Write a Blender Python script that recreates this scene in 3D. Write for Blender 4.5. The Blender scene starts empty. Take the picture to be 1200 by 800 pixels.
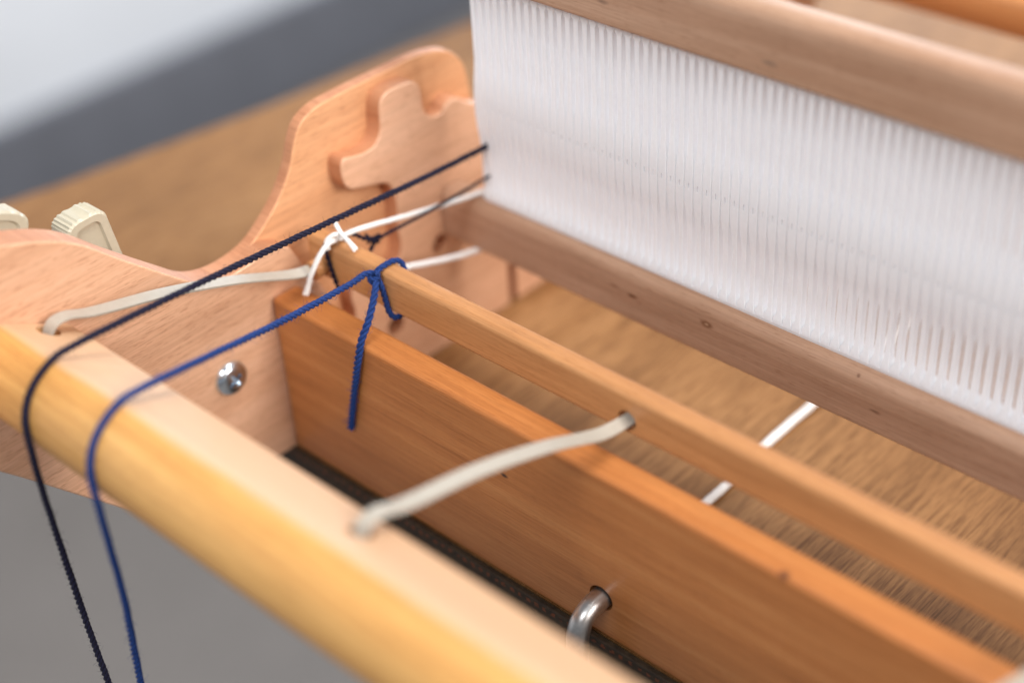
import bpy, bmesh, math, random
from mathutils import Vector, Matrix

random.seed(7)
S = 0.5                      # one drawing unit = 0.5 m
scene = bpy.context.scene
COL = scene.collection

# ------------------------------------------------------------------ camera
cam_d = bpy.data.cameras.new('camera')
cam = bpy.data.objects.new('camera', cam_d)
COL.objects.link(cam)
R = ((0.7342549, 0.6769647, -0.0508775),
     (0.3677644, -0.4596417, -0.8083804),
     (-0.5706305, 0.5748463, -0.5864576))
C = Vector((0.647822, -0.450293, 0.633436)) * S
m = Matrix(((R[0][0], -R[1][0], -R[2][0]),
            (R[0][1], -R[1][1], -R[2][1]),
            (R[0][2], -R[1][2], -R[2][2]))).to_4x4()
cam.matrix_world = Matrix.Translation(C) @ m
cam_d.sensor_width = 36
cam_d.lens = 54.76
cam_d.clip_start = 0.01
cam_d.clip_end = 60
cam_d.dof.use_dof = True
cam_d.dof.focus_distance = 0.860 * S
cam_d.dof.aperture_fstop = 3.7
scene.camera = cam

# ------------------------------------------------------------------ light
world = bpy.data.worlds.new('World')
scene.world = world
world.use_nodes = True
bg = world.node_tree.nodes['Background']
bg.inputs[0].default_value = (0.92, 0.95, 1.0, 1)
bg.inputs[1].default_value = 0.28


def lamp(name, loc, aim, size, power, col):
    d = bpy.data.lights.new(name, 'AREA')
    d.shape = 'RECTANGLE'
    d.size, d.size_y = size
    d.energy = power
    d.color = col
    o = bpy.data.objects.new(name, d)
    COL.objects.link(o)
    o.location = loc
    o.rotation_euler = (Vector(aim) - Vector(loc)).to_track_quat('-Z', 'Y').to_euler()
    return o


lamp('unseen_lamp', (0.45, 0.55, 1.7), (0.15, 0.1, 0), (0.9, 0.7), 21, (1.0, 0.96, 0.92))
lamp('unseen_lamp', (1.6, 0.15, 0.9), (0.0, 0.05, 0.05), (0.6, 0.6), 27, (1.0, 0.95, 0.90))
lamp('unseen_lamp', (0.6, -1.3, 1.5), (0.1, 0.0, 0.05), (0.8, 0.7), 32, (0.93, 0.97, 1.0))  # unseen fill from the front, made stronger to whiten the heddle
lamp('unseen_lamp', (-0.35, 1.3, 1.3), (-1.4, 0.8, -0.35), (0.5, 0.5), 13, (0.86, 0.93, 1.0))  # extra lamp added only to brighten the white wall
lamp('window_light', (-1.25, 2.0, 0.45), (0.1, 0.0, 0.12), (1.5, 1.4), 42, (0.86, 0.93, 1.0))

scene.cycles.caustics_reflective = False
scene.cycles.caustics_refractive = False
scene.cycles.max_bounces = 16
scene.cycles.diffuse_bounces = 10
scene.cycles.transmission_bounces = 10
scene.view_settings.view_transform = 'Standard'
scene.view_settings.look = 'None'
scene.view_settings.exposure = 0.0
scene.view_settings.gamma = 1.0
scene.view_settings.use_curve_mapping = False


# ------------------------------------------------------------------ helpers
def link(name, me, mat=None, parent=None):
    o = bpy.data.objects.new(name, me)
    COL.objects.link(o)
    if mat and me is not None:
        me.materials.clear()
        me.materials.append(mat)
    if parent is not None:
        o.parent = parent
        o.matrix_parent_inverse = parent_world(parent).inverted()
    return o


def parent_world(p):
    return Matrix.Translation(p.location) if p.type == 'EMPTY' else Matrix.Identity(4)


def tag(o, label, cat, group=None, kind=None):
    o['label'] = label
    o['category'] = cat
    if group:
        o['group'] = group
    if kind:
        o['kind'] = kind
    return o


def thing(name, loc, label, cat, group=None):
    o = bpy.data.objects.new(name, None)
    COL.objects.link(o)
    o.location = Vector(loc) * S
    o.empty_display_size = 0.02
    return tag(o, label, cat, group)


def mesh_from(verts, faces, smooth=True, scale=S, sharp=35):
    me = bpy.data.meshes.new('mesh')
    me.from_pydata([(v[0] * scale, v[1] * scale, v[2] * scale) for v in verts], [], faces)
    me.validate()
    me.update()
    if smooth:
        shade(me, sharp)
    return me


def shade(me, sharp=35, flat_area=None):
    bm = bmesh.new()
    bm.from_mesh(me)
    bmesh.ops.recalc_face_normals(bm, faces=bm.faces)
    for f in bm.faces:
        f.smooth = flat_area is None or f.calc_area() < flat_area
    lim = math.radians(sharp)
    for e in bm.edges:
        e.smooth = not (len(e.link_faces) == 2 and e.calc_face_angle(0) > lim)
    bm.to_mesh(me)
    bm.free()


def box_mesh(lo, hi, bevel=0.0, seg=3):
    bm = bmesh.new()
    bmesh.ops.create_cube(bm, size=1)
    for v in bm.verts:
        v.co = Vector([(lo[i] + hi[i]) / 2 + v.co[i] * (hi[i] - lo[i]) for i in range(3)]) * S
    if bevel:
        bmesh.ops.bevel(bm, geom=list(bm.edges), offset=bevel * S, segments=seg, profile=0.5, affect='EDGES')
    me = bpy.data.meshes.new('mesh')
    bm.to_mesh(me)
    bm.free()
    shade(me, 50, 2e-4)
    return me


def catmull(pts, per=8, closed=False):
    P = [Vector(p) for p in pts]
    n = len(P)
    out = []
    rng = n if closed else n - 1
    for i in range(rng):
        if closed:
            a, b, c, d = P[(i - 1) % n], P[i], P[(i + 1) % n], P[(i + 2) % n]
        else:
            a, b, c, d = P[max(i - 1, 0)], P[i], P[i + 1], P[min(i + 2, n - 1)]
        ta = max((b - a).length, 1e-6) ** 0.5
        tb = max((c - b).length, 1e-6) ** 0.5
        tc = max((d - c).length, 1e-6) ** 0.5
        m1 = (c - b) / tb if a == b else tb * ((b - a) / ta - (c - a) / (ta + tb) + (c - b) / tb) / tb
        m2 = (c - b) / tb if c == d else tb * ((c - b) / tb - (d - b) / (tb + tc) + (d - c) / tc) / tb
        m1 = m1 * tb if a != b else (c - b)
        m2 = m2 * tb if c != d else (c - b)
        for k in range(per):
            t = k / per
            t2, t3 = t * t, t * t * t
            out.append((2 * t3 - 3 * t2 + 1) * b + (t3 - 2 * t2 + t) * m1 + (-2 * t3 + 3 * t2) * c + (t3 - t2) * m2)
    if not closed:
        out.append(P[-1])
    return out


def resample(pts, step):
    out = [pts[0].copy()]
    acc = 0.0
    for i in range(1, len(pts)):
        a, b = pts[i - 1], pts[i]
        L = (b - a).length
        if L == 0:
            continue
        pos = step - acc
        while pos <= L:
            out.append(a.lerp(b, pos / L))
            pos += step
        acc = L - (pos - step)
    if (out[-1] - pts[-1]).length > step * 0.3:
        out.append(pts[-1].copy())
    return out


def frames(path):
    T = []
    for i in range(len(path)):
        a = path[max(i - 1, 0)]
        b = path[min(i + 1, len(path) - 1)]
        T.append((b - a).normalized())
    up = Vector((0, 0, 1))
    if abs(T[0].dot(up)) > 0.9:
        up = Vector((0, 1, 0))
    N = [(up - T[0] * up.dot(T[0])).normalized()]
    for i in range(1, len(path)):
        n = N[-1] - T[i] * N[-1].dot(T[i])
        N.append(n.normalized() if n.length > 1e-9 else N[-1])
    return T, N


class Geo:
    def __init__(self):
        self.v, self.f = [], []

    def tube(self, path, rad, sides=8, cap=True):
        T, N = frames(path)
        base = len(self.v)
        for i, p in enumerate(path):
            r = rad(i / (len(path) - 1)) if callable(rad) else rad
            B = T[i].cross(N[i])
            for k in range(sides):
                a = 2 * math.pi * k / sides
                self.v.append(p + (N[i] * math.cos(a) + B * math.sin(a)) * r)
        for i in range(len(path) - 1):
            for k in range(sides):
                a = base + i * sides + k
                b = base + i * sides + (k + 1) % sides
                self.f.append((a, b, b + sides, a + sides))
        if cap:
            self.f.append(tuple(base + k for k in reversed(range(sides))))
            e = base + (len(path) - 1) * sides
            self.f.append(tuple(e + k for k in range(sides)))

    def yarn(self, pts, r, plies=3, pitch=None, step=None, fuzz=0.0, phase=0.0, per=10, fray=0.0):
        """a twisted yarn of several plies that follows the points"""
        pitch = pitch or r * 5.4
        step = step or pitch / 9
        path = resample(catmull(pts, per), step)
        T, N = frames(path)
        rp = r * (0.465 if plies == 3 else 0.5 if plies == 2 else 0.42)
        off = r - rp
        ph0 = random.random() * 6.28 + phase
        nP = len(path)
        for s in range(plies):
            sub = []
            for i, p in enumerate(path):
                B = T[i].cross(N[i])
                a = ph0 + 2 * math.pi * (i * step / pitch + s / plies)
                wob = 1 + 0.07 * math.sin(i * 0.37 + s * 2) + 0.07 * math.sin(i * 0.083 + ph0) + random.uniform(-0.02, 0.02)
                o = off * wob
                if fray:
                    d = min(i, nP - 1 - i) * step
                    if nP - 1 - i < i:
                        o *= 1 + fray * max(0, 1 - d / (r * 5))
                sub.append(p + (N[i] * math.cos(a) + B * math.sin(a)) * o)
            self.tube(sub, rp, 7)
        if fuzz:
            L = nP * step
            for _ in range(int(L * fuzz)):
                i = random.randrange(nP)
                B = T[i].cross(N[i])
                a = random.random() * 6.28
                d = N[i] * math.cos(a) + B * math.sin(a)
                p0 = path[i] + d * r * 0.9
                l = r * random.uniform(0.3, 1.5)
                side = T[i] * random.uniform(-1, 1) + Vector((random.uniform(-.5, .5), random.uniform(-.5, .5), random.uniform(-.5, .5)))
                p1 = p0 + d * l * 0.5 + side * l * 0.5
                p2 = p1 + d * l * 0.2 + side * l * 0.7
                self.tube([p0, p1, p2], r * 0.026, 3, cap=False)

    def mesh(self, sharp=60):
        return mesh_from(self.v, self.f, True, S, sharp)


def prism(outline, x0, x1, bevel=0.0, seg=3, back=True, bevel_back=False):
    """outline in (y, z), extruded along x from x0 to x1 with the x1 arris rounded"""
    n = len(outline)
    P = [Vector((p[0], p[1])) for p in outline]
    area = sum(P[i].x * P[(i + 1) % n].y - P[(i + 1) % n].x * P[i].y for i in range(n))
    sgn = 1 if area > 0 else -1
    nor = []
    for i in range(n):
        e = (P[(i + 1) % n] - P[i - 1]).normalized()
        nor.append(Vector((-e.y, e.x)) * sgn)
    rings = []

    def ring(x, ins):
        rings.append([(x, P[i].x + nor[i].x * ins, P[i].y + nor[i].y * ins) for i in range(n)])
    d = 1 if x1 > x0 else -1
    if bevel_back and bevel:
        for k in range(seg + 1):
            a = math.pi / 2 * k / seg
            ring(x0 + d * bevel * (1 - math.sin(a)), bevel * (1 - math.cos(a)))
        rings.reverse()
    else:
        ring(x0, 0)
    if bevel:
        for k in range(seg + 1):
            a = math.pi / 2 * k / seg
            ring(x1 - d * bevel * (1 - math.sin(a)), bevel * (1 - math.cos(a)))
    else:
        ring(x1, 0)
    v = [p for r in rings for p in r]
    f = []
    for j in range(len(rings) - 1):
        for i in range(n):
            a, b = j * n + i, j * n + (i + 1) % n
            f.append((a, b, b + n, a + n))
    if back:
        f.append(tuple(reversed(range(n))))
    e = (len(rings) - 1) * n
    f.append(tuple(e + i for i in range(n)))
    return v, f


def merge(parts):
    v, f = [], []
    for pv, pf in parts:
        b = len(v)
        v += list(pv)
        f += [tuple(i + b for i in q) for q in pf]
    return v, f


def cyl_mesh(p0, p1, r, sides=24):
    g = Geo()
    g.tube([Vector(p0), Vector(p1)], r, sides)
    return g.mesh()


def cut(o, meshes, flat_area=6e-5):
    """carve holes into a mesh object with boolean differences"""
    tmp = []
    for me in meshes:
        c = bpy.data.objects.new('cutter', me)
        COL.objects.link(c)
        tmp.append(c)
        md = o.modifiers.new('hole', 'BOOLEAN')
        md.operation = 'DIFFERENCE'
        md.solver = 'EXACT'
        md.object = c
    dg = bpy.context.evaluated_depsgraph_get()
    dg.update()
    new = bpy.data.meshes.new_from_object(o.evaluated_get(dg))
    o.modifiers.clear()
    mats = [mm for mm in o.data.materials]
    o.data = new
    new.materials.clear()
    for mm in mats:
        new.materials.append(mm)
    for c in tmp:
        bpy.data.objects.remove(c)
    shade(new, 40, flat_area)


# ------------------------------------------------------------------ materials
def new_mat(name):
    mt = bpy.data.materials.new(name)
    mt.use_nodes = True
    nt = mt.node_tree
    return mt, nt, nt.nodes['Principled BSDF']


def lin(c):
    return tuple((x / 255 / 12.92) if x / 255 <= 0.04045 else ((x / 255 + 0.055) / 1.055) ** 2.4 for x in c) + (1,)


def ramp(nt, fac, stops):
    r = nt.nodes.new('ShaderNodeValToRGB')
    el = r.color_ramp.elements
    while len(el) < len(stops):
        el.new(0.5)
    for e, (p, c) in zip(el, stops):
        e.position = p
        e.color = c if len(c) == 4 else tuple(c) + (1,)
    nt.links.new(fac, r.inputs[0])
    return r.outputs[0]


def noise(nt, vec, scale, detail=4, rough=0.55, dist=0.0):
    n = nt.nodes.new('ShaderNodeTexNoise')
    n.inputs['Scale'].default_value = scale
    n.inputs['Detail'].default_value = detail
    n.inputs['Roughness'].default_value = rough
    n.inputs['Distortion'].default_value = dist
    nt.links.new(vec, n.inputs['Vector'])
    return n.outputs[0]


def mixc(nt, a, b, fac, mode='MIX'):
    mx = nt.nodes.new('ShaderNodeMix')
    mx.data_type = 'RGBA'
    mx.blend_type = mode
    for sock, val in ((mx.inputs[6], a), (mx.inputs[7], b), (mx.inputs[0], fac)):
        if isinstance(val, bpy.types.NodeSocket):
            nt.links.new(val, sock)
        else:
            sock.default_value = val
    return mx.outputs[2]


def mth(nt, op, a, b=None, clamp=False):
    n = nt.nodes.new('ShaderNodeMath')
    n.operation = op
    n.use_clamp = clamp
    for i, v in enumerate((a, b)):
        if v is None:
            continue
        if isinstance(v, bpy.types.NodeSocket):
            nt.links.new(v, n.inputs[i])
        else:
            n.inputs[i].default_value = v
    return n.outputs[0]


def wood(name, light, mid, dark, axis='X', rough=0.42, coat=0.0, streak=0.5, fleck=0.35, bump=0.08, spots=(), seed=0.0, blotch=0.35, rot=0.0):
    """fine-grained hardwood: long streaks, short pores, soft blotches; spots = small knots (centre, half sizes)"""
    mt, nt, bs = new_mat(name)
    tc = nt.nodes.new('ShaderNodeTexCoord')

    def mapped(along, across, off):
        mp = nt.nodes.new('ShaderNodeMapping')
        s = [across, across, across]
        s['XYZ'.index(axis)] = along
        mp.inputs['Scale'].default_value = s
        mp.inputs['Location'].default_value = (seed + off, seed * 1.7 + off, seed * 0.6)
        if rot:
            mp.vector_type = 'POINT'
            r0 = nt.nodes.new('ShaderNodeMapping')
            r0.inputs['Rotation'].default_value = (rot, 0, 0)
            nt.links.new(tc.outputs['Object'], r0.inputs['Vector'])
            nt.links.new(r0.outputs[0], mp.inputs['Vector'])
        else:
            nt.links.new(tc.outputs['Object'], mp.inputs['Vector'])
        return mp.outputs[0]
    g1 = noise(nt, mapped(6, 190, 0), 1.0, 5, 0.6, 0.7)
    g2 = noise(nt, mapped(45, 1500, 3), 1.0, 3, 0.6)
    g3 = noise(nt, mapped(260, 2600, 7), 1.0, 2, 0.5)
    bl = noise(nt, mapped(14, 26, 11), 1.0, 3, 0.5)
    c = ramp(nt, g1, [(0.34, light), (0.5, mid), (0.70, dark)])
    base = mixc(nt, mid, c, streak)
    c2 = ramp(nt, g2, [(0.35, (0.86, 0.82, 0.78)), (0.6, (1.06, 1.05, 1.04))])
    base = mixc(nt, base, c2, 0.8, 'MULTIPLY')
    fl = ramp(nt, g3, [(0.57, (1, 1, 1)), (0.68, (0.62, 0.50, 0.42))])
    base = mixc(nt, base, fl, fleck, 'MULTIPLY')
    blc = ramp(nt, bl, [(0.3, (0.80, 0.72, 0.64)), (0.65, (1.08, 1.08, 1.08))])
    base = mixc(nt, base, blc, blotch, 'MULTIPLY')
    for (cx, cy, cz), (hx, hy, hz), col in spots:
        mp = nt.nodes.new('ShaderNodeMapping')
        mp.inputs['Scale'].default_value = (1 / (hx * S), 1 / (hy * S), 1 / (hz * S))
        mp.inputs['Location'].default_value = (-cx / hx, -cy / hy, -cz / hz)
        nt.links.new(tc.outputs['Object'], mp.inputs['Vector'])
        ln = nt.nodes.new('ShaderNodeVectorMath')
        ln.operation = 'LENGTH'
        nt.links.new(mp.outputs[0], ln.inputs[0])
        fac = ramp(nt, ln.outputs['Value'], [(0.35, (1, 1, 1)), (1.0, (0, 0, 0))])
        base = mixc(nt, base, col, fac)
    nt.links.new(base, bs.inputs['Base Color'])
    rr = ramp(nt, g2, [(0.3, (rough + 0.08,) * 3), (0.7, (rough - 0.06,) * 3)])
    nt.links.new(rr, bs.inputs['Roughness'])
    bs.inputs['Coat Weight'].default_value = coat
    bs.inputs['Coat Roughness'].default_value = 0.22
    bs.inputs['Specular IOR Level'].default_value = 0.45
    h = mth(nt, 'ADD', mth(nt, 'MULTIPLY', g2, 0.7), mth(nt, 'MULTIPLY', g3, 0.5))
    bp = nt.nodes.new('ShaderNodeBump')
    bp.inputs['Strength'].default_value = bump
    bp.inputs['Distance'].default_value = 0.0006
    nt.links.new(h, bp.inputs['Height'])
    nt.links.new(bp.outputs[0], bs.inputs['Normal'])
    return mt


def plain(name, col, rough=0.5, metal=0.0, var=0.06, scale=300, spec=0.5, bump=0.0, sheen=0.0, sss=0.0):
    mt, nt, bs = new_mat(name)
    tc = nt.nodes.new('ShaderNodeTexCoord')
    n = noise(nt, tc.outputs['Object'], scale, 4)
    lo = tuple(x * (1 - var) for x in col[:3])
    hi = tuple(min(1, x * (1 + var)) for x in col[:3])
    nt.links.new(ramp(nt, n, [(0.3, lo), (0.7, hi)]), bs.inputs['Base Color'])
    bs.inputs['Roughness'].default_value = rough
    bs.inputs['Metallic'].default_value = metal
    bs.inputs['Specular IOR Level'].default_value = spec
    bs.inputs['Sheen Weight'].default_value = sheen
    if sss:
        bs.inputs['Subsurface Weight'].default_value = sss
        bs.inputs['Subsurface Radius'].default_value = (0.003, 0.003, 0.003)
        bs.inputs['Subsurface Scale'].default_value = 1.0
    if bump:
        bp = nt.nodes.new('ShaderNodeBump')
        bp.inputs['Strength'].default_value = bump
        bp.inputs['Distance'].default_value = 0.0004
        nt.links.new(n, bp.inputs['Height'])
        nt.links.new(bp.outputs[0], bs.inputs['Normal'])
    return mt


DARKKNOT = (0.06, 0.025, 0.012, 1)
M_panel = wood('beech_panel', lin((228, 188, 160)), lin((218, 173, 142)), lin((197, 144, 109)), 'Y', 0.42, 0.08, 0.28, 0.55, 0.12, seed=1.3, blotch=0.45)
M_board = wood('oiled_board', lin((192, 131, 78)), lin((179, 114, 62)), lin((148, 88, 44)), 'X', 0.36, 0.15, 0.6, 0.4, 0.10,
               spots=[((0.1885, 0.0, 0.0784), (0.0035, 0.01, 0.0018), DARKKNOT),
                      ((0.3676, 0.0, 0.1158), (0.004, 0.006, 0.004), (0.10, 0.03, 0.012, 1))], seed=4.1)
M_roller = wood('varnished_roller', lin((228, 178, 110)), lin((218, 165, 97)), lin((198, 141, 77)), 'X', 0.42, 0.2, 0.9, 0.4, 0.12, seed=6.2, blotch=0.45)
M_stick = wood('honey_stick', lin((202, 152, 104)), lin((188, 135, 88)), lin((158, 106, 64)), 'X', 0.40, 0.1, 0.7, 0.45, 0.10, seed=2.4)
M_bar = wood('heddle_beech', lin((190, 157, 133)), lin((177, 141, 116)), lin((152, 113, 88)), 'X', 0.5, 0.0, 0.5, 0.45, 0.10,
             spots=[((0.2159, 0.1439, 0.1112), (0.0055, 0.006, 0.0028), (0.16, 0.06, 0.025, 1)),
                    ((0.2159, 0.1439, 0.1112), (0.0022, 0.006, 0.0011), (0.42, 0.26, 0.16, 1)),
                    ((0.1611, 0.1439, 0.1075), (0.005, 0.006, 0.0018), (0.17, 0.07, 0.035, 1)),
                    ((0.1473, 0.1439, 0.1091), (0.005, 0.006, 0.0013), (0.26, 0.13, 0.075, 1)),
                    ((0.328, 0.1439, 0.1037), (0.0045, 0.006, 0.0012), (0.2, 0.1, 0.06, 1)),
                    ((0.3155, 0.146, 0.121), (0.0014, 0.006, 0.0014), (0.2, 0.1, 0.06, 1)),
                    ((0.142, 0.1439, 0.2895), (0.005, 0.006, 0.0014), (0.25, 0.15, 0.10, 1)),
                    ((0.25, 0.1439, 0.285), (0.006, 0.006, 0.0016), (0.25, 0.16, 0.11, 1))], seed=8.8, blotch=0.5)
M_white = plain('white_nylon', (0.93, 0.935, 0.945), 0.38, var=0.02, scale=900)
_nt = M_white.node_tree
_tr = _nt.nodes.new('ShaderNodeBsdfTranslucent')
_tr.inputs[0].default_value = (0.94, 0.94, 0.95, 1)
_ms = _nt.nodes.new('ShaderNodeMixShader')
_ms.inputs[0].default_value = 0.36
_nt.links.new(_nt.nodes['Principled BSDF'].outputs[0], _ms.inputs[1])
_nt.links.new(_tr.outputs[0], _ms.inputs[2])
_nt.links.new(_ms.outputs[0], _nt.nodes['Material Output'].inputs[0])
M_strap = plain('grey_plastic_strap', lin((166, 158, 146)), 0.42, var=0.05, scale=500, bump=0.05)
M_grip = plain('beige_plastic', lin((184, 175, 154)), 0.34, var=0.03, scale=700, bump=0.03)
M_zinc = plain('zinc', (0.70, 0.79, 0.88), 0.26, 1.0, 0.08, 900)
M_steel = plain('steel_rod', (0.55, 0.54, 0.53), 0.36, 1.0, 0.12, 700, bump=0.08)
M_navy = plain('navy_yarn', (0.010, 0.009, 0.026), 0.75, var=0.35, scale=2500, sheen=0.06, spec=0.15)
M_black = plain('dark_navy_yarn', (0.010, 0.008, 0.022), 0.75, var=0.35, scale=2500, sheen=0.03, spec=0.15)
M_blue = plain('blue_yarn', (0.008, 0.032, 0.145), 0.68, var=0.35, scale=2500, sheen=0.05, spec=0.2)
M_cotton = plain('white_cotton', (0.86, 0.85, 0.83), 0.8, var=0.05, scale=2500, sheen=0.2)
M_wall = plain('white_paint', (0.84, 0.86, 0.90), 0.6, var=0.03, scale=8)
M_skirt = plain('grey_blue_paint', (0.17, 0.175, 0.20), 0.6, var=0.08, scale=12)


def floor_mat():
    mt, nt, bs = new_mat('grey_floor')
    tc = nt.nodes.new('ShaderNodeTexCoord')
    n = noise(nt, tc.outputs['Object'], 3.0, 5)
    n2 = noise(nt, tc.outputs['Object'], 60.0, 4)
    c = ramp(nt, n, [(0.3, (0.155, 0.136, 0.122)), (0.7, (0.20, 0.176, 0.16))])
    c2 = ramp(nt, n2, [(0.3, (0.9, 0.9, 0.9)), (0.7, (1.05, 1.05, 1.05))])
    nt.links.new(mixc(nt, c, c2, 0.7, 'MULTIPLY'), bs.inputs['Base Color'])
    bs.inputs['Roughness'].default_value = 0.6
    return mt


def oak_table():
    mt, nt, bs = new_mat('oak_table')
    tc = nt.nodes.new('ShaderNodeTexCoord')

    def mapped(s, off=0.0):
        mp = nt.nodes.new('ShaderNodeMapping')
        mp.inputs['Scale'].default_value = s
        mp.inputs['Location'].default_value = (off, off, 0)
        nt.links.new(tc.outputs['Object'], mp.inputs['Vector'])
        return mp.outputs[0]
    big = noise(nt, mapped((28, 4, 10)), 1.0, 5, 0.6, 0.8)
    band = noise(nt, mapped((7, 1.3, 3), 5.0), 1.0, 2, 0.5)
    pore = noise(nt, mapped((900, 55, 300), 2.0), 1.0, 5, 0.7, 0.15)
    pore2 = noise(nt, mapped((2200, 160, 300), 9.0), 1.0, 3, 0.6)
    c = ramp(nt, big, [(0.3, lin((166, 124, 82))), (0.5, lin((150, 109, 69))), (0.72, lin((113, 78, 46)))])
    c = mixc(nt, c, ramp(nt, band, [(0.35, (0.78, 0.72, 0.64)), (0.6, (1.05, 1.05, 1.05))]), 0.8, 'MULTIPLY')
    c = mixc(nt, c, ramp(nt, pore, [(0.36, (0.48, 0.41, 0.34)), (0.56, (1.1, 1.1, 1.1))]), 0.8, 'MULTIPLY')
    c = mixc(nt, c, ramp(nt, pore2, [(0.34, (0.66, 0.6, 0.54)), (0.5, (1, 1, 1))]), 0.6, 'MULTIPLY')
    nt.links.new(c, bs.inputs['Base Color'])
    bs.inputs['Roughness'].default_value = 0.55
    bs.inputs['Specular IOR Level'].default_value = 0.2
    bp = nt.nodes.new('ShaderNodeBump')
    bp.inputs['Strength'].default_value = 0.12
    bp.inputs['Distance'].default_value = 0.0006
    nt.links.new(pore, bp.inputs['Height'])
    nt.links.new(bp.outputs[0], bs.inputs['Normal'])
    return mt


def edging_mat():
    """dark stained table edge with a row of short reddish marks"""
    mt, nt, bs = new_mat('dark_edging')
    tc = nt.nodes.new('ShaderNodeTexCoord')
    mp = nt.nodes.new('ShaderNodeMapping')
    mp.inputs['Scale'].default_value = (420, 420, 900)
    nt.links.new(tc.outputs['Object'], mp.inputs['Vector'])
    n = noise(nt, mp.outputs[0], 1.0, 4, 0.7)
    c = ramp(nt, n, [(0.35, (0.020, 0.011, 0.005)), (0.7, (0.060, 0.038, 0.019))])
    sx = nt.nodes.new('ShaderNodeSeparateXYZ')
    nt.links.new(tc.outputs['Object'], sx.inputs[0])
    wob = noise(nt, tc.outputs['Object'], 260, 2)
    ph = mth(nt, 'ADD', mth(nt, 'MULTIPLY', sx.outputs[0], 2 * math.pi / 0.0031), mth(nt, 'MULTIPLY', wob, 5.0))
    dash = mth(nt, 'GREATER_THAN', mth(nt, 'SINE', ph), 0.1)
    row = mth(nt, 'MULTIPLY', mth(nt, 'GREATER_THAN', sx.outputs[2], -0.0026), mth(nt, 'LESS_THAN', sx.outputs[2], -0.0012))
    mask = mth(nt, 'MULTIPLY', mth(nt, 'MULTIPLY', dash, row), mth(nt, 'GREATER_THAN', n, 0.45))
    nt.links.new(mixc(nt, c, (0.17, 0.045, 0.015, 1), mask), bs.inputs['Base Color'])
    bs.inputs['Roughness'].default_value = 0.7
    return mt


M_floor, M_table, M_edge = floor_mat(), oak_table(), edging_mat()

# ------------------------------------------------------------------ setting
fl = link('floor', mesh_from([(-6, -5, -1.5), (6, -5, -1.5), (6, 9, -1.5), (-6, 9, -1.5)], [(0, 1, 2, 3)], False), M_floor)
fl['kind'] = 'structure'
wl = link('wall', box_mesh((-3.0, -5, -1.5), (-2.8, 9, 2.2)), M_wall)
wl['kind'] = 'structure'
sk = link('skirting_board', box_mesh((-2.798, -5, -1.498), (-2.765, 9, -1.19), 0.01), M_skirt, wl)

table = thing('table', (0.35, 0.6, -1.5), 'brown oak table with dark front edge, the loom standing on it', 'table')
TX0, TX1, TY0, TY1 = -0.432, 1.6, 0.0010, 2.2


def table_top():
    """table top with a gently bowed left edge"""
    out = [(TX0 + 0.012, TY0), (TX1, TY0), (TX1, TY1), (-0.30, TY1), (-0.315, 1.4), (-0.335, 0.9), (-0.357, 0.53), (-0.380, 0.30), (-0.412, 0.10), (TX0, TY0 + 0.012)]
    n = len(out)
    v = [(x, y, -0.09) for x, y in out] + [(x, y, 0.0) for x, y in out]
    f = [tuple(reversed(range(n))), tuple(range(n, 2 * n))] + [(i, (i + 1) % n, (i + 1) % n + n, i + n) for i in range(n)]
    return mesh_from(v, f, sharp=30)


link('tabletop', table_top(), M_table, table)
link('front_edging', box_mesh((TX0 + 0.02, TY0 - 0.004, -0.088), (TX1 - 0.02, TY0 - 0.0003, -0.0004), 0.0006, 1), M_edge, table)
for (x, y) in ((0.1, 0.9), (1.48, 0.12), (-0.25, 2.08), (1.48, 2.08)):
    g = Geo()
    g.tube([Vector((x, y, -1.5)), Vector((x, y, -0.09))], lambda t: 0.03 + 0.02 * t, 16)
    link('leg', g.mesh(), M_table, table)

# ------------------------------------------------------------------ the loom
LOOM_W = 0.80
loom = thing('loom', (LOOM_W / 2, 0.2, 0), 'small wooden table loom of pale beech with shaped side panels and cross board', 'loom')

PT, PK = -0.0196, -0.0121          # back face of the side panel, floor of its routed pocket
back_outline = [(-0.2, 0.232), (-0.172, 0.2335), (-0.1437, 0.2256), (-0.1163, 0.2122), (-0.0898, 0.1881), (-0.0612, 0.1623), (-0.0459, 0.1497),
                (-0.0314, 0.1446), (-0.0144, 0.1442), (0.0013, 0.1482), (0.0142, 0.1568), (0.0269, 0.1685), (0.0377, 0.1840),
                (0.0426, 0.1962), (0.0490, 0.2065), (0.0614, 0.2123), (0.0835, 0.2136), (0.1185, 0.2133), (0.1520, 0.2124),
                (0.1734, 0.2060), (0.1850, 0.1942), (0.1895, 0.1790), (0.1930, 0.1519), (0.1950, 0.1054),
                (0.203, 0.075), (0.23, 0.058), (0.28, 0.056), (0.33, 0.078), (0.375, 0.118), (0.405, 0.138),
                (0.4314, 0.1446), (0.4612, 0.1623), (0.4898, 0.1881), (0.5163, 0.2122), (0.5437, 0.2256), (0.575, 0.2335), (0.608, 0.226),
                (0.632, 0.20), (0.64, 0.168), (0.625, 0.135), (0.59, 0.105), (0.5167, 0.0246), (0.49, 0.004), (0.46, 0.0005),
                (0.30, 0.0005), (0.10, 0.0005), (-0.06, 0.0005), (-0.09, 0.004), (-0.1167, 0.0246), (-0.19, 0.1048), (-0.226, 0.140), (-0.238, 0.172), (-0.228, 0.21)]
bo = [(p.x, p.y) for p in (Vector(q) for q in catmull([(a, b, 0) for a, b in back_outline], 6, True))]

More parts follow.
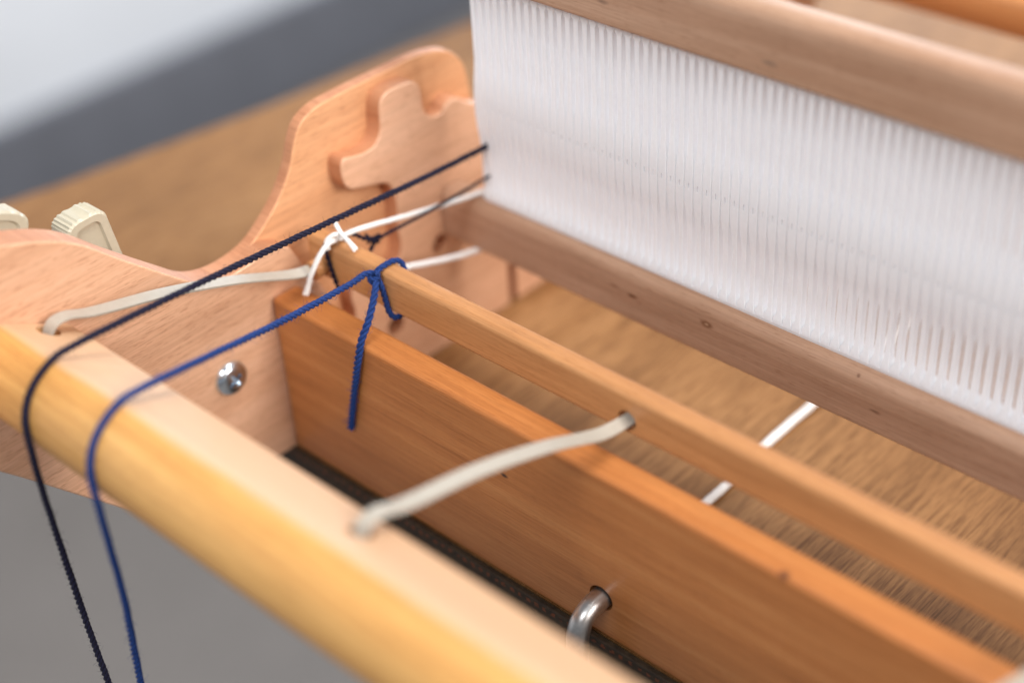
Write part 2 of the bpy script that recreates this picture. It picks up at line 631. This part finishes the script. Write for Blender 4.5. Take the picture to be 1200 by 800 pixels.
# front layer: the pocket around the heddle rest is left open
seq = [(-0.0052, 0.1465), (0.0062, 0.1475), (0.0181, 0.1421), (0.0208, 0.1384), (0.030, 0.120), (0.0431, 0.0943), (0.0475, 0.070), (0.052, 0.060), (0.060, 0.060),
       (0.0628, 0.070), (0.0612, 0.080), (0.0623, 0.0868), (0.0714, 0.0892), (0.0934, 0.0862), (0.1035, 0.0895), (0.1070, 0.0979), (0.1062, 0.1109), (0.1073, 0.1274), (0.1058, 0.1387),
       (0.1016, 0.1462), (0.0954, 0.1491), (0.0801, 0.1532), (0.0707, 0.1569), (0.0672, 0.1624), (0.0662, 0.1746), (0.0684, 0.1785),
       (0.0752, 0.1774), (0.0862, 0.1755), (0.0949, 0.1769), (0.1000, 0.1840), (0.1008, 0.1920), (0.1018, 0.2010), (0.1045, 0.2051),
       (0.1113, 0.2075), (0.1241, 0.2066), (0.1305, 0.2052), (0.1350, 0.2010), (0.1366, 0.1945), (0.1372, 0.1850), (0.1400, 0.1784),
       (0.1464, 0.1750), (0.1525, 0.1752), (0.1560, 0.1785), (0.1600, 0.1802), (0.1669, 0.1792), (0.1760, 0.1725), (0.190, 0.165)]
sq = [(p.x, p.y) for p in (Vector(q) for q in catmull([(a, b, 0) for a, b in seq], 5))]
i0 = min(range(len(bo)), key=lambda i: (bo[i][0] + 0.0075) ** 2 + (bo[i][1] - 0.1455) ** 2)
i1 = min(range(len(bo)), key=lambda i: (bo[i][0] - 0.1922) ** 2 + (bo[i][1] - 0.162) ** 2)
front = sq + bo[i1:] + bo[:i0 + 1]
side_geo = merge([prism(bo, PT, PK, 0.0015, 2), prism(front, PK, 0.0, 0.0013, 3, back=False)])
panel = link('side_panel', mesh_from(*side_geo, sharp=38), M_panel, loom)
cut(panel, [cyl_mesh((-0.018, 0.0946, 0.0422), (0.01, 0.0946, 0.0422), 0.0072),
            cyl_mesh((-0.009, 0.1405, 0.083), (0.01, 0.1405, 0.083), 0.0070),
            box_mesh((-0.010, 0.203, -0.01), (0.01, 0.2105, 0.036))])
M_end_shade = wood('end_grain_shade', lin((198, 144, 110)), lin((186, 130, 95)), lin((164, 106, 74)), 'X', 0.5, 0.0, 0.5, 0.4, 0.1, seed=5.5)  # darker end grain, with shade on walls and rims put into the colour
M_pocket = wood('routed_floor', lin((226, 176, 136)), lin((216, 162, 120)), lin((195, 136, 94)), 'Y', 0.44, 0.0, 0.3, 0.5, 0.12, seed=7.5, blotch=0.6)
panel.data.materials.append(M_end_shade)
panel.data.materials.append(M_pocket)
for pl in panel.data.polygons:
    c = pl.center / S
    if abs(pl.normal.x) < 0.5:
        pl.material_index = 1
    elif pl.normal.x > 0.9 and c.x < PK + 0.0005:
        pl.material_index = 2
panel2 = panel.copy()
panel2.scale = (-1, 1, 1)
panel2.location = (LOOM_W * S, 0, 0)
COL.objects.link(panel2)
panel2.parent = loom
panel2.matrix_parent_inverse = Matrix.Translation(loom.location).inverted()

board = link('cross_board', box_mesh((0.0004, 0.0, 0.0006), (LOOM_W - 0.0004, 0.0200, 0.1152), 0.0028, 3), M_board, loom)
cut(board, [cyl_mesh((0.2560, -0.02, 0.0290), (0.2560, 0.04, 0.0290), 0.0080)])
board2 = link('cross_board', box_mesh((0.0004, 0.38, 0.0006), (LOOM_W - 0.0004, 0.40, 0.1152), 0.0028, 3), M_board, loom)

# rollers: round with one flat; strap slots in the flat
RC, RR = (-0.1586, 0.1589), 0.0309


def roller_profile(mirror=False):
    nA = Vector((0.494, 0.8695))
    h = 0.02247
    a0 = math.atan2(nA.y, nA.x)
    half = math.acos(h / RR)
    pts = []
    N = 56
    for k in range(N + 1):
        a = a0 + half + 0.10 + (2 * math.pi - 2 * half - 0.20) * k / N
        pts.append(Vector((math.cos(a) * RR, math.sin(a) * RR)))
    A = nA * h + Vector((nA.y, -nA.x)) * RR * math.sin(half)       # back edge
    B = nA * h - Vector((nA.y, -nA.x)) * RR * math.sin(half)       # front edge

    def fillet(p, corner, q, n=5):
        return [(1 - t) ** 2 * p + 2 * t * (1 - t) * corner + t * t * q for t in [k / n for k in range(1, n)]]
    t = (B - A).normalized()
    out = list(pts)
    qa = A + t * 0.0035
    out += fillet(pts[-1], A, qa)
    out.append(qa)
    qb = B - t * 0.0045
    out.append(qb)
    out += fillet(qb, B, pts[0])
    if mirror:
        return [(0.4 - (RC[0] + p.x), RC[1] + p.y) for p in reversed(out)]
    return [(RC[0] + p.x, RC[1] + p.y) for p in out]


roller = link('cloth_roller', mesh_from(*prism(roller_profile(), 0.0006, LOOM_W - 0.0006)), M_roller, loom)
slots = []
FN = Vector((0, 0.494, 0.8695))
FT = Vector((0, 0.8695, -0.494))
FM = Vector((0, RC[0], RC[1])) + FN * 0.02247
STRAPX = (0.0114, 0.2484, 0.4900, 0.727)
for sx in STRAPX:
    p = Vector((sx, 0, 0)) + FM
    g = Geo()
    g.tube([p - FN * 0.016, p + FN * 0.01], 0.0066, 16)
    slots.append(g.mesh())
cut(roller, slots, None)
# the flat is worn to bare pale wood, the varnish fading in toward the round side
_nt = M_roller.node_tree
_bs = _nt.nodes['Principled BSDF']
_src = _bs.inputs['Base Color'].links[0].from_socket
_tc = [n for n in _nt.nodes if n.type == 'TEX_COORD'][0]
_vd = _nt.nodes.new('ShaderNodeVectorMath')
_vd.operation = 'DOT_PRODUCT'
_vd.inputs[1].default_value = FN
_nt.links.new(_tc.outputs['Object'], _vd.inputs[0])
_wear = noise(_nt, _tc.outputs['Object'], 45, 4)
_h = mth(_nt, 'ADD', _vd.outputs['Value'], mth(_nt, 'MULTIPLY', mth(_nt, 'SUBTRACT', _wear, 0.5), 0.0012))
_mr = _nt.nodes.new('ShaderNodeMapRange')
_mr.interpolation_type = 'SMOOTHSTEP'
_mr.inputs[1].default_value = 0.0792 * S
_mr.inputs[2].default_value = 0.0820 * S
_nt.links.new(_h, _mr.inputs[0])
_pale = mixc(_nt, _src, lin((200, 164, 134)), 0.8)
_nt.links.new(mixc(_nt, _src, _pale, _mr.outputs[0]), _bs.inputs['Base Color'])
M_roller2 = wood('varnished_back_roller', lin((214, 152, 100)), lin((202, 138, 86)), lin((180, 114, 66)), 'X', 0.33, 0.35, 0.5, 0.15, 0.04, seed=9.2, blotch=0.3)
roller2 = link('warp_roller', mesh_from(*prism(roller_profile(True), 0.0006, LOOM_W - 0.0006)), M_roller2, loom)


def screw_head():
    prof = [(0.0, 0.0113), (0.0008, 0.0113), (0.0024, 0.0107), (0.0038, 0.0095), (0.0047, 0.0075), (0.0051, 0.0045), (0.0053, 0.0)]
    n = 40
    v, f = [], []
    for x, r in prof[:-1]:
        for k in range(n):
            a = 2 * math.pi * k / n
            v.append((x, -0.0384 + r * math.cos(a), 0.0778 + r * math.sin(a)))
    v.append((prof[-1][0], -0.0384, 0.0778))
    for j in range(len(prof) - 2):
        for k in range(n):
            a, b = j * n + k, j * n + (k + 1) % n
            f.append((a, b, b + n, a + n))
    for k in range(n):
        f.append(((len(prof) - 2) * n + k, (len(prof) - 2) * n + (k + 1) % n, len(v) - 1))
    f.append(tuple(reversed(range(n))))
    return mesh_from(v, f, sharp=60)


scr = link('screw', screw_head(), M_zinc, loom)


def cross_cut(ang):
    c, s = math.cos(ang), math.sin(ang)
    v = []
    for x, hw, hl in ((0.0015, 0.0008, 0.0034), (0.008, 0.0015, 0.0064)):
        for a, b in ((-hl, -hw), (hl, -hw), (hl, hw), (-hl, hw)):
            v.append((x, -0.0384 + a * c - b * s, 0.0778 + a * s + b * c))
    f = [(3, 2, 1, 0), (4, 5, 6, 7), (0, 1, 5, 4), (1, 2, 6, 5), (2, 3, 7, 6), (3, 0, 4, 7)]
    return mesh_from(v, f, True)


cut(scr, [cross_cut(0.5), cross_cut(0.5 + math.pi / 2)])


def paddle(width0, width1, length, thick, ribs=7):
    """a ribbed plastic lever: local outline (a across, b along), rounded scalloped tip; front rim and sunken window"""
    def outl(ins):
        pts = []
        w0, w1 = width0 / 2 - ins, width1 / 2 - ins
        L = length - ins
        pts.append((-w1, 0))
        pts.append((w1, 0))
        n = 42
        for k in range(n + 1):
            t = k / n
            a = math.pi * t
            x = w0 * abs(math.cos(a)) ** 0.62 * (1 if math.cos(a) >= 0 else -1)
            y = L - w0 * 0.62 + w0 * 0.62 * math.sin(a) ** 0.8 if 0 < t < 1 else L - w0 * 0.62
            if ins == 0:
                s = 0.00085 * (0.5 - 0.5 * math.cos(2 * math.pi * ribs * t * 1.4)) * (1 if t > 0.2 else 0)
                x -= s * math.cos(a)
                y -= s * math.sin(a)
            pts.append((x, y))
        return pts
    out, o2, inn = outl(0), outl(0.0014), outl(0.0052)
    n = len(out)
    v = [(-thick, a, b) for a, b in out] + [(-0.0014, a, b) for a, b in out] + [(0.0, a, b) for a, b in o2] + \
        [(0.0, a, b) for a, b in inn] + [(-0.0022, a * 0.93, b * 0.985) for a, b in inn]
    f = [tuple(reversed(range(n)))]
    for j in range(4):
        for i in range(n):
            a, b = j * n + i, j * n + (i + 1) % n
            f.append((a, b, b + n, a + n))
    f.append(tuple(4 * n + i for i in range(n)))
    return v, f


def place_yz(geo, x, y, z, ang):
    """local (depth, across, along) -> world, 'along' turned by ang from +z toward +y"""
    v, f = geo
    c, s = math.cos(ang), math.sin(ang)
    return [(x + p[0], y + p[1] * c + p[2] * s, z - p[1] * s + p[2] * c) for p in v], f


pawl = link('pawl', mesh_from(*merge([place_yz(paddle(0.027, 0.042, 0.0885, 0.0165, 8), -0.038, -0.0805, 0.110, -0.06),
                                      prism([(-0.078 + 0.016 * math.cos(a * math.pi / 12), 0.112 + 0.016 * math.sin(a * math.pi / 12)) for a in range(24)], -0.056, PT - 0.0005)]), sharp=32), M_grip, loom)
handle = link('roller_handle', mesh_from(*merge([
    prism([(RC[0] + 0.030 * math.cos(a * math.pi / 20), RC[1] + 0.030 * math.sin(a * math.pi / 20)) for a in range(40)], -0.058, PT - 0.0005, 0.002)]), sharp=32), M_grip, loom)
for k in range(4):
    ang = math.radians(24 + 90 * k)
    ge = place_yz(paddle(0.036, 0.024, 0.070, 0.015, 6), -0.040, RC[0], RC[1], ang)
    link('spoke', mesh_from(*ge, sharp=32), M_grip, handle)

# ------------------------------------------------------------------ rigid heddle
hed = thing('rigid_heddle', (0.4, 0.154, 0.0888), 'white toothed rigid heddle held between two pinkish wooden bars', 'heddle')


def bar_mesh(z0, z1, rt, rb):
    """bar of the heddle: front-top corner well rounded"""
    y0, y1 = 0.1439, 0.1645
    pts = []

    def arc(cy, cz, r, a0, a1, n=7):
        for k in range(n + 1):
            a = math.radians(a0 + (a1 - a0) * k / n)
            pts.append((cy + r * math.cos(a), cz + r * math.sin(a)))
    arc(y0 + rb, z0 + rb, rb, 180, 270)
    arc(y1 - rb, z0 + rb, rb, 270, 360)
    arc(y1 - rt, z1 - rt, rt, 0, 90)
    arc(y0 + rt, z1 - rt, rt, 90, 180)
    return pts


link('lower_bar', mesh_from(*prism(bar_mesh(0.0888, 0.1245, 0.0078, 0.002), 0.0012, LOOM_W - 0.0012, 0.002, 3, bevel_back=True), sharp=45), M_bar, hed)
link('upper_bar', mesh_from(*prism(bar_mesh(0.2755, 0.3125, 0.0082, 0.003), 0.0012, LOOM_W - 0.0012, 0.002, 3, bevel_back=True), sharp=45), M_bar, hed)

PITCH, BX0, YB = 0.00621, 0.0352, 0.1545
link('lower_rail', box_mesh((BX0 - 0.001, 0.1512, 0.1225), (LOOM_W - 0.036, 0.1582, 0.1268), 0.0006, 2), M_white, hed)
link('upper_rail', box_mesh((BX0 - 0.001, 0.1512, 0.2725), (LOOM_W - 0.036, 0.1582, 0.2765), 0.0006, 2), M_white, hed)


def blade():
    # z, half width, front y, back y, eye half gap
    st = [(0.1262, .00285, -.0036, .0036, 0), (0.1300, .0028, -.0036, .0036, 0), (0.1330, .0017, -.0025, .0030, 0), (0.150, .0016, -.0025, .0029, 0),
          (0.163, .0016, -.0026, .0030, 0), (0.170, .0019, -.0033, .0036, 0), (0.178, .0025, -.0042, .0040, 0), (0.186, .0028, -.0046, .0042, 0),
          (0.1908, .0028, -.0046, .0042, 0), (0.1918, .0028, -.0046, .0042, .00045), (0.1942, .0028, -.0046, .0042, .00045), (0.1952, .0028, -.0046, .0042, 0),
          (0.200, .0028, -.0046, .0042, 0), (0.207, .0025, -.0043, .0041, 0), (0.214, .0019, -.0040, .0040, 0), (0.222, .0016, -.0034, .0036, 0),
          (0.245, .0016, -.0034, .0036, 0), (0.2688, .0018, -.0034, .0036, 0), (0.2705, .0028, -.0036, .0036, 0), (0.2738, .00285, -.0036, .0036, 0)]
    v, f = [], []
    for sgn in (-1, 1):
        b0 = len(v)
        for z, w, yf, yb, e in st:
            c = min(0.0003, w * 0.3)
            for x, y in ((e, yf), (w - c, yf), (w, yf + c), (w, yb - c), (w - c, yb), (e, yb)):
                v.append((sgn * x, y, z - 0.1262))
        for j in range(len(st) - 1):
            for k in range(6):
                if k == 5 and st[j][4] == 0 and st[j + 1][4] == 0:
                    continue
                a, b = b0 + j * 6 + k, b0 + j * 6 + (k + 1) % 6
                q = (a, b, b + 6, a + 6)
                f.append(q if sgn < 0 else q[::-1])
        f.append(tuple(b0 + k for k in range(6)))
        f.append(tuple(b0 + (len(st) - 1) * 6 + k for k in range(6)))
    return mesh_from(v, f, sharp=30)


bme = blade()
bme.materials.append(M_white)
inv = Matrix.Translation(hed.location).inverted()
k = 0
while BX0 + k * PITCH < LOOM_W - 0.038:
    o = bpy.data.objects.new('blade', bme)
    COL.objects.link(o)
    o.location = (Vector((BX0 + k * PITCH, YB, 0.1262)) + Vector((random.uniform(-1, 1) * 0.00003, random.uniform(-1, 1) * 0.00004, 0))) * S
    o.rotation_euler = (random.uniform(-1, 1) * 0.001, random.uniform(-1, 1) * 0.0006, random.uniform(-1, 1) * 0.004)
    o.parent = hed
    o.matrix_parent_inverse = inv
    k += 1

# ------------------------------------------------------------------ warp stick
SY0, SY1, SZ0, SZ1 = 0.0290, 0.0421, 0.1209, 0.1474


def stick_mesh():
    r = 0.0038
    pts = []
    for cy, cz, a0 in ((SY0 + r, SZ0 + r, 180), (SY1 - r, SZ0 + r, 270), (SY1 - r, SZ1 - r, 0), (SY0 + r, SZ1 - r, 90)):
        for k in range(6):
            a = math.radians(a0 + 90 * k / 5)
            pts.append((cy + r * math.cos(a), cz + r * math.sin(a)))
    return mesh_from(*prism(pts, 0.0035, LOOM_W - 0.0035, 0.004, 4, bevel_back=True), sharp=45)


stick = link('warp_stick', stick_mesh(), M_stick)
tag(stick, 'slim honey coloured wooden stick with blue yarn knotted round it, behind the cross board', 'stick')
HOLEX = (0.0171, 0.2512, 0.4920, 0.7290)
cut(stick, [cyl_mesh((hx, 0.02, 0.1305), (hx, 0.05, 0.1305), 0.0060, 20) for hx in HOLEX])

# ------------------------------------------------------------------ straps
strap_labels = ('pale grey plastic strap beside the side panel, leftmost of the straps from roller to stick',
                'pale grey plastic strap crossing the middle of the cross board from roller to stick',
                'pale grey plastic strap at the lower right corner, nearest the camera')


def strap(x0, x1, bow, label):
    p0 = Vector((x0, 0, 0)) + FM
    path = [p0 - FN * 0.012, p0 - FN * 0.003, p0 + FN * 0.004 + FT * 0.001, p0 + FN * 0.0085 + FT * 0.008]
    a, b = p0 + FN * 0.0105 + FT * 0.022, Vector((x1, SY0 - 0.02, 0.1345))
    for t in (0.0, 0.35, 0.7, 1.0):
        q = a.lerp(b, t)
        q.z += bow * 4 * t * (1 - t)
        path.append(q)
    path += [Vector((x1, SY0 - 0.008, 0.1318)), Vector((x1, SY0 + 0.004, 0.1303)), Vector((x1, SY0 + 0.016, 0.1300))]
    pts = resample(catmull(path, 10), 0.0022)
    n = len(pts)
    v, f = [], []
    for i, p in enumerate(pts):
        tn = (pts[min(i + 1, n - 1)] - pts[max(i - 1, 0)]).normalized()
        t = i / (n - 1)
        tw = 0.12 * math.sin(t * 3.0) + 0.7 * max(0, (t - 0.72) / 0.28)
        w = Vector((math.cos(tw), 0, -math.sin(tw)))
        w = (w - tn * w.dot(tn)).normalized()
        nn = w.cross(tn)
        hw = 0.0045
        if t > 0.72:
            hw = 0.0045 - 0.0011 * min(1, (t - 0.72) / 0.2)
        if t < 0.16:
            hw = 0.0040 + 0.0005 * t / 0.16
        ht = 0.0007
        c = 0.0002
        for a_, b_ in ((-hw, -ht + c), (-hw + c, -ht), (hw - c, -ht), (hw, -ht + c), (hw, ht - c), (hw - c, ht), (0, ht), (-hw + c, ht), (-hw, ht - c)):
            v.append(p + w * a_ + nn * b_)
    m_ = 9
    for i in range(n - 1):
        for k in range(m_):
            a_, b_ = i * m_ + k, i * m_ + (k + 1) % m_
            f.append((a_, b_, b_ + m_, a_ + m_))
    f.append(tuple(reversed(range(m_))))
    f.append(tuple((n - 1) * m_ + k for k in range(m_)))
    o = link('plastic_strap', mesh_from(v, f, sharp=30), M_strap)
    tag(o, label, 'strap', 'plastic straps between roller and stick')


for i in range(3):
    strap(STRAPX[i], HOLEX[i], (0.004, 0.005, 0.004)[i], strap_labels[i])

# ------------------------------------------------------------------ yarns
V = Vector
NAVY_R = 0.0020


def wrap(x, r, a_start, a_end, n=8):
    """points that lie on the roller, angle measured in the y-z plane"""
    out = []
    for k in range(n + 1):
        a = math.radians(a_start + (a_end - a_start) * k / n)
        out.append(V((x, RC[0] + (RR + r) * math.cos(a), RC[1] + (RR + r) * math.sin(a))))
    return out


g = Geo()
r = NAVY_R
pA = [V((0.0383, 0.30, 0.150)), V((0.0383, 0.17, 0.1625)), V((0.0383, 0.150, 0.1636)), V((0.0425, 0.10, 0.1690)), V((0.0455, 0.0, 0.1785)), V((0.0490, -0.11, 0.1885))]
pA += wrap(0.0505, r, 100, 178)
pA += [V((0.0500, -0.1922, 0.130)), V((0.0480, -0.191, 0.10)), V((0.0478, -0.190, 0.06)), V((0.0495, -0.1895, 0.02)), V((0.0535, -0.189, -0.03)), V((0.056, -0.189, -0.10)), V((0.055, -0.189, -0.2))]
g.yarn(pA, r, 3, fuzz=1500)
tag(link('yarn', g.mesh(), M_navy), 'long dark navy yarn from heddle over roller, hanging down left of the blue one', 'yarn', 'warp yarns')

g = Geo()
r = 0.0021
knot = V((0.0690, 0.0255, 0.1455))
pB = [knot + V((-0.0005, 0.0015, 0.001)), V((0.066, 0.0225, 0.1478)), V((0.068, 0.010, 0.1492)), V((0.079, -0.05, 0.1605)), V((0.092, -0.11, 0.1765))]
pB += wrap(0.1055, r, 101, 178)
pB += [V((0.1070, -0.1925, 0.145)), V((0.1050, -0.1915, 0.12)), V((0.1020, -0.190, 0.077)), V((0.0980, -0.190, 0.04)), V((0.0940, -0.190, 0.0)), V((0.091, -0.189, -0.08)), V((0.092, -0.189, -0.2))]
g.yarn(pB, r, 3, fuzz=1500)
loopB = [knot + V((0.0, 0.001, 0)), V((0.0698, 0.0275, 0.1493)), V((0.0698, 0.0330, 0.1496)), V((0.0700, 0.0395, 0.1494)), V((0.0710, 0.0442, 0.1465)), V((0.0740, 0.0444, 0.134)), V((0.0775, 0.0430, 0.1198)),
         V((0.0785, 0.036, 0.1188)), V((0.0785, 0.0290, 0.1190)), V((0.0765, 0.0268, 0.1225)), V((0.0738, 0.0267, 0.132)), V((0.0715, 0.0262, 0.1415)), knot + V((0.001, 0, -0.001))]
g.yarn(loopB, 0.00195, 3, fuzz=500)
tail = [knot + V((0.001, -0.001, -0.0005)), V((0.0735, 0.0215, 0.1435)), V((0.0775, 0.0150, 0.1385)), V((0.0815, 0.0060, 0.1300)), V((0.0815, -0.0010, 0.1200)), V((0.0790, -0.0035, 0.1050)),
        V((0.0750, -0.0035, 0.0915)), V((0.0690, -0.0032, 0.0710)), V((0.0645, -0.0030, 0.0540)), V((0.0632, -0.0030, 0.0485))]
g.yarn(tail, 0.0023, 3, fuzz=1500, fray=0.3)
# turns of the knot
kn = []
for i in range(26):
    a = i / 25 * 2 * math.pi * 1.8
    kn.append(knot + V((0.0030 * math.cos(a) + 0.0004, -0.0008 + 0.0022 * math.sin(a) - 0.0006, 0.0026 - 0.0052 * i / 25 + 0.0008 * math.sin(a * 1.3))))
g.yarn(kn, 0.0017, 3, per=3)
tag(link('yarn', g.mesh(), M_blue), 'bright blue yarn knotted round the stick, running over the roller and hanging down', 'yarn', 'warp yarns')

g = Geo()
r = 0.00125
kc = V((0.0308, 0.0600, 0.1380))
g.yarn([V((0.0383, 0.26, 0.14)), V((0.0383, 0.165, 0.1420)), V((0.0378, 0.150, 0.1417)), V((0.0360, 0.105, 0.1400)), kc], r, 2, fuzz=500)
g.yarn([kc, V((0.0300, 0.0535, 0.1415)), V((0.0285, 0.0445, 0.1488)), V((0.0265, 0.0360, 0.1490)), V((0.0235, 0.0290, 0.1487)), V((0.0236, 0.0275, 0.1450)), V((0.0255, 0.0276, 0.1360)),
        V((0.0290, 0.0277, 0.1240)), V((0.0305, 0.0285, 0.1196)), V((0.0312, 0.0360, 0.1194)), V((0.0318, 0.0430, 0.1200)), V((0.0318, 0.0490, 0.126)), kc], 0.0015, 2, fuzz=400)
kn = []
for i in range(30):
    a = i / 29 * 2 * math.pi * 2.6
    kn.append(kc + V((0.0019 * math.cos(a), 0.0040 - 0.0080 * i / 29, 0.0019 * math.sin(a))))
g.yarn(kn, 0.00125, 2, per=3)
g.yarn([kc, kc + V((-0.0020, -0.003, 0.0025)), kc + V((-0.0025, -0.0045, 0.0052))], 0.0013, 2, per=6)
tag(link('yarn', g.mesh(), M_black), 'thin dark yarn with a small knot, tied round the left end of the stick', 'yarn', 'warp yarns')

g = Geo()
r = 0.0016
kd = V((0.0290, 0.0320, 0.1512))
g.yarn([V((0.0285, 0.34, 0.120)), V((0.0285, 0.1700, 0.1262)), V((0.0285, 0.1540, 0.1264)), V((0.0285, 0.10, 0.1375)), V((0.0288, 0.0440, 0.1505)), kd], r, 4, pitch=0.0075, fuzz=500)
g.yarn([kd, V((0.0293, 0.0260, 0.1518)), V((0.0275, 0.0190, 0.1450)), V((0.0232, 0.0145, 0.1325)), V((0.0200, 0.0128, 0.1225)), V((0.0188, 0.0122, 0.1192))], 0.00165, 4, pitch=0.0075, fuzz=1500, fray=0.7)
g.yarn([V((0.0270, 0.0350, 0.1605)), V((0.0305, 0.0340, 0.1585)), V((0.0345, 0.0330, 0.1562)), V((0.0400, 0.0325, 0.1545)), V((0.0452, 0.0330, 0.1500))], 0.00145, 4, pitch=0.0075, fuzz=1000, fray=0.5)
g.yarn([kd + V((0.002, 0.002, 0)), V((0.0315, 0.0345, 0.1545)), V((0.0300, 0.0300, 0.1560)), V((0.0270, 0.0265, 0.1520)), V((0.0285, 0.0262, 0.1470))], 0.0014, 4, pitch=0.0075)
tag(link('yarn', g.mesh(), M_cotton), 'white cotton yarn tied over the left end of the stick with two frayed tails', 'yarn', 'warp yarns')

g = Geo()
g.yarn([V((0.0300, 0.0445, 0.1300)), V((0.0300, 0.0500, 0.1170)), V((0.0300, 0.0802, 0.1071)), V((0.0300, 0.142, 0.0880)), V((0.0300, 0.30, 0.065)), V((0.03, 0.375, 0.055))], 0.0020, 4, pitch=0.0085, fuzz=300)
tag(link('yarn', g.mesh(), M_cotton), 'white yarn passing below the lower heddle bar, beside the side panel', 'yarn', 'warp yarns')

g = Geo()
g.yarn([V((0.2375, 0.024, 0.0040)), V((0.2372, 0.10, 0.0034)), V((0.2366, 0.14, 0.0034)), V((0.2332, 0.19, 0.0034)), V((0.2330, 0.24, 0.0034)), V((0.2340, 0.36, 0.0036))], 0.0030, 4, pitch=0.011)
tag(link('cord', g.mesh(), M_cotton), 'thick white cord lying on the table, crossing under the stick and heddle bar', 'cord')

# ------------------------------------------------------------------ clamp rod
g = Geo()
cx = 0.2560
rod = [V((cx, 0.030, 0.0290)), V((cx, 0.0, 0.0290)), V((cx, -0.009, 0.0285)), V((cx, -0.0160, 0.0245)), V((cx, -0.0195, 0.0165)), V((cx, -0.0200, 0.006)), V((cx, -0.0200, -0.05)),
       V((cx, -0.0200, -0.115)), V((cx, -0.0180, -0.126)), V((cx, -0.0110, -0.132)), V((cx, 0.0, -0.133)), V((cx, 0.07, -0.133))]
g.tube(resample(catmull(rod, 10), 0.0015), 0.0062, 20)
tag(link('clamp_rod', g.mesh(), M_steel), 'bent grey steel clamp rod hooked into the hole in the cross board', 'clamp')
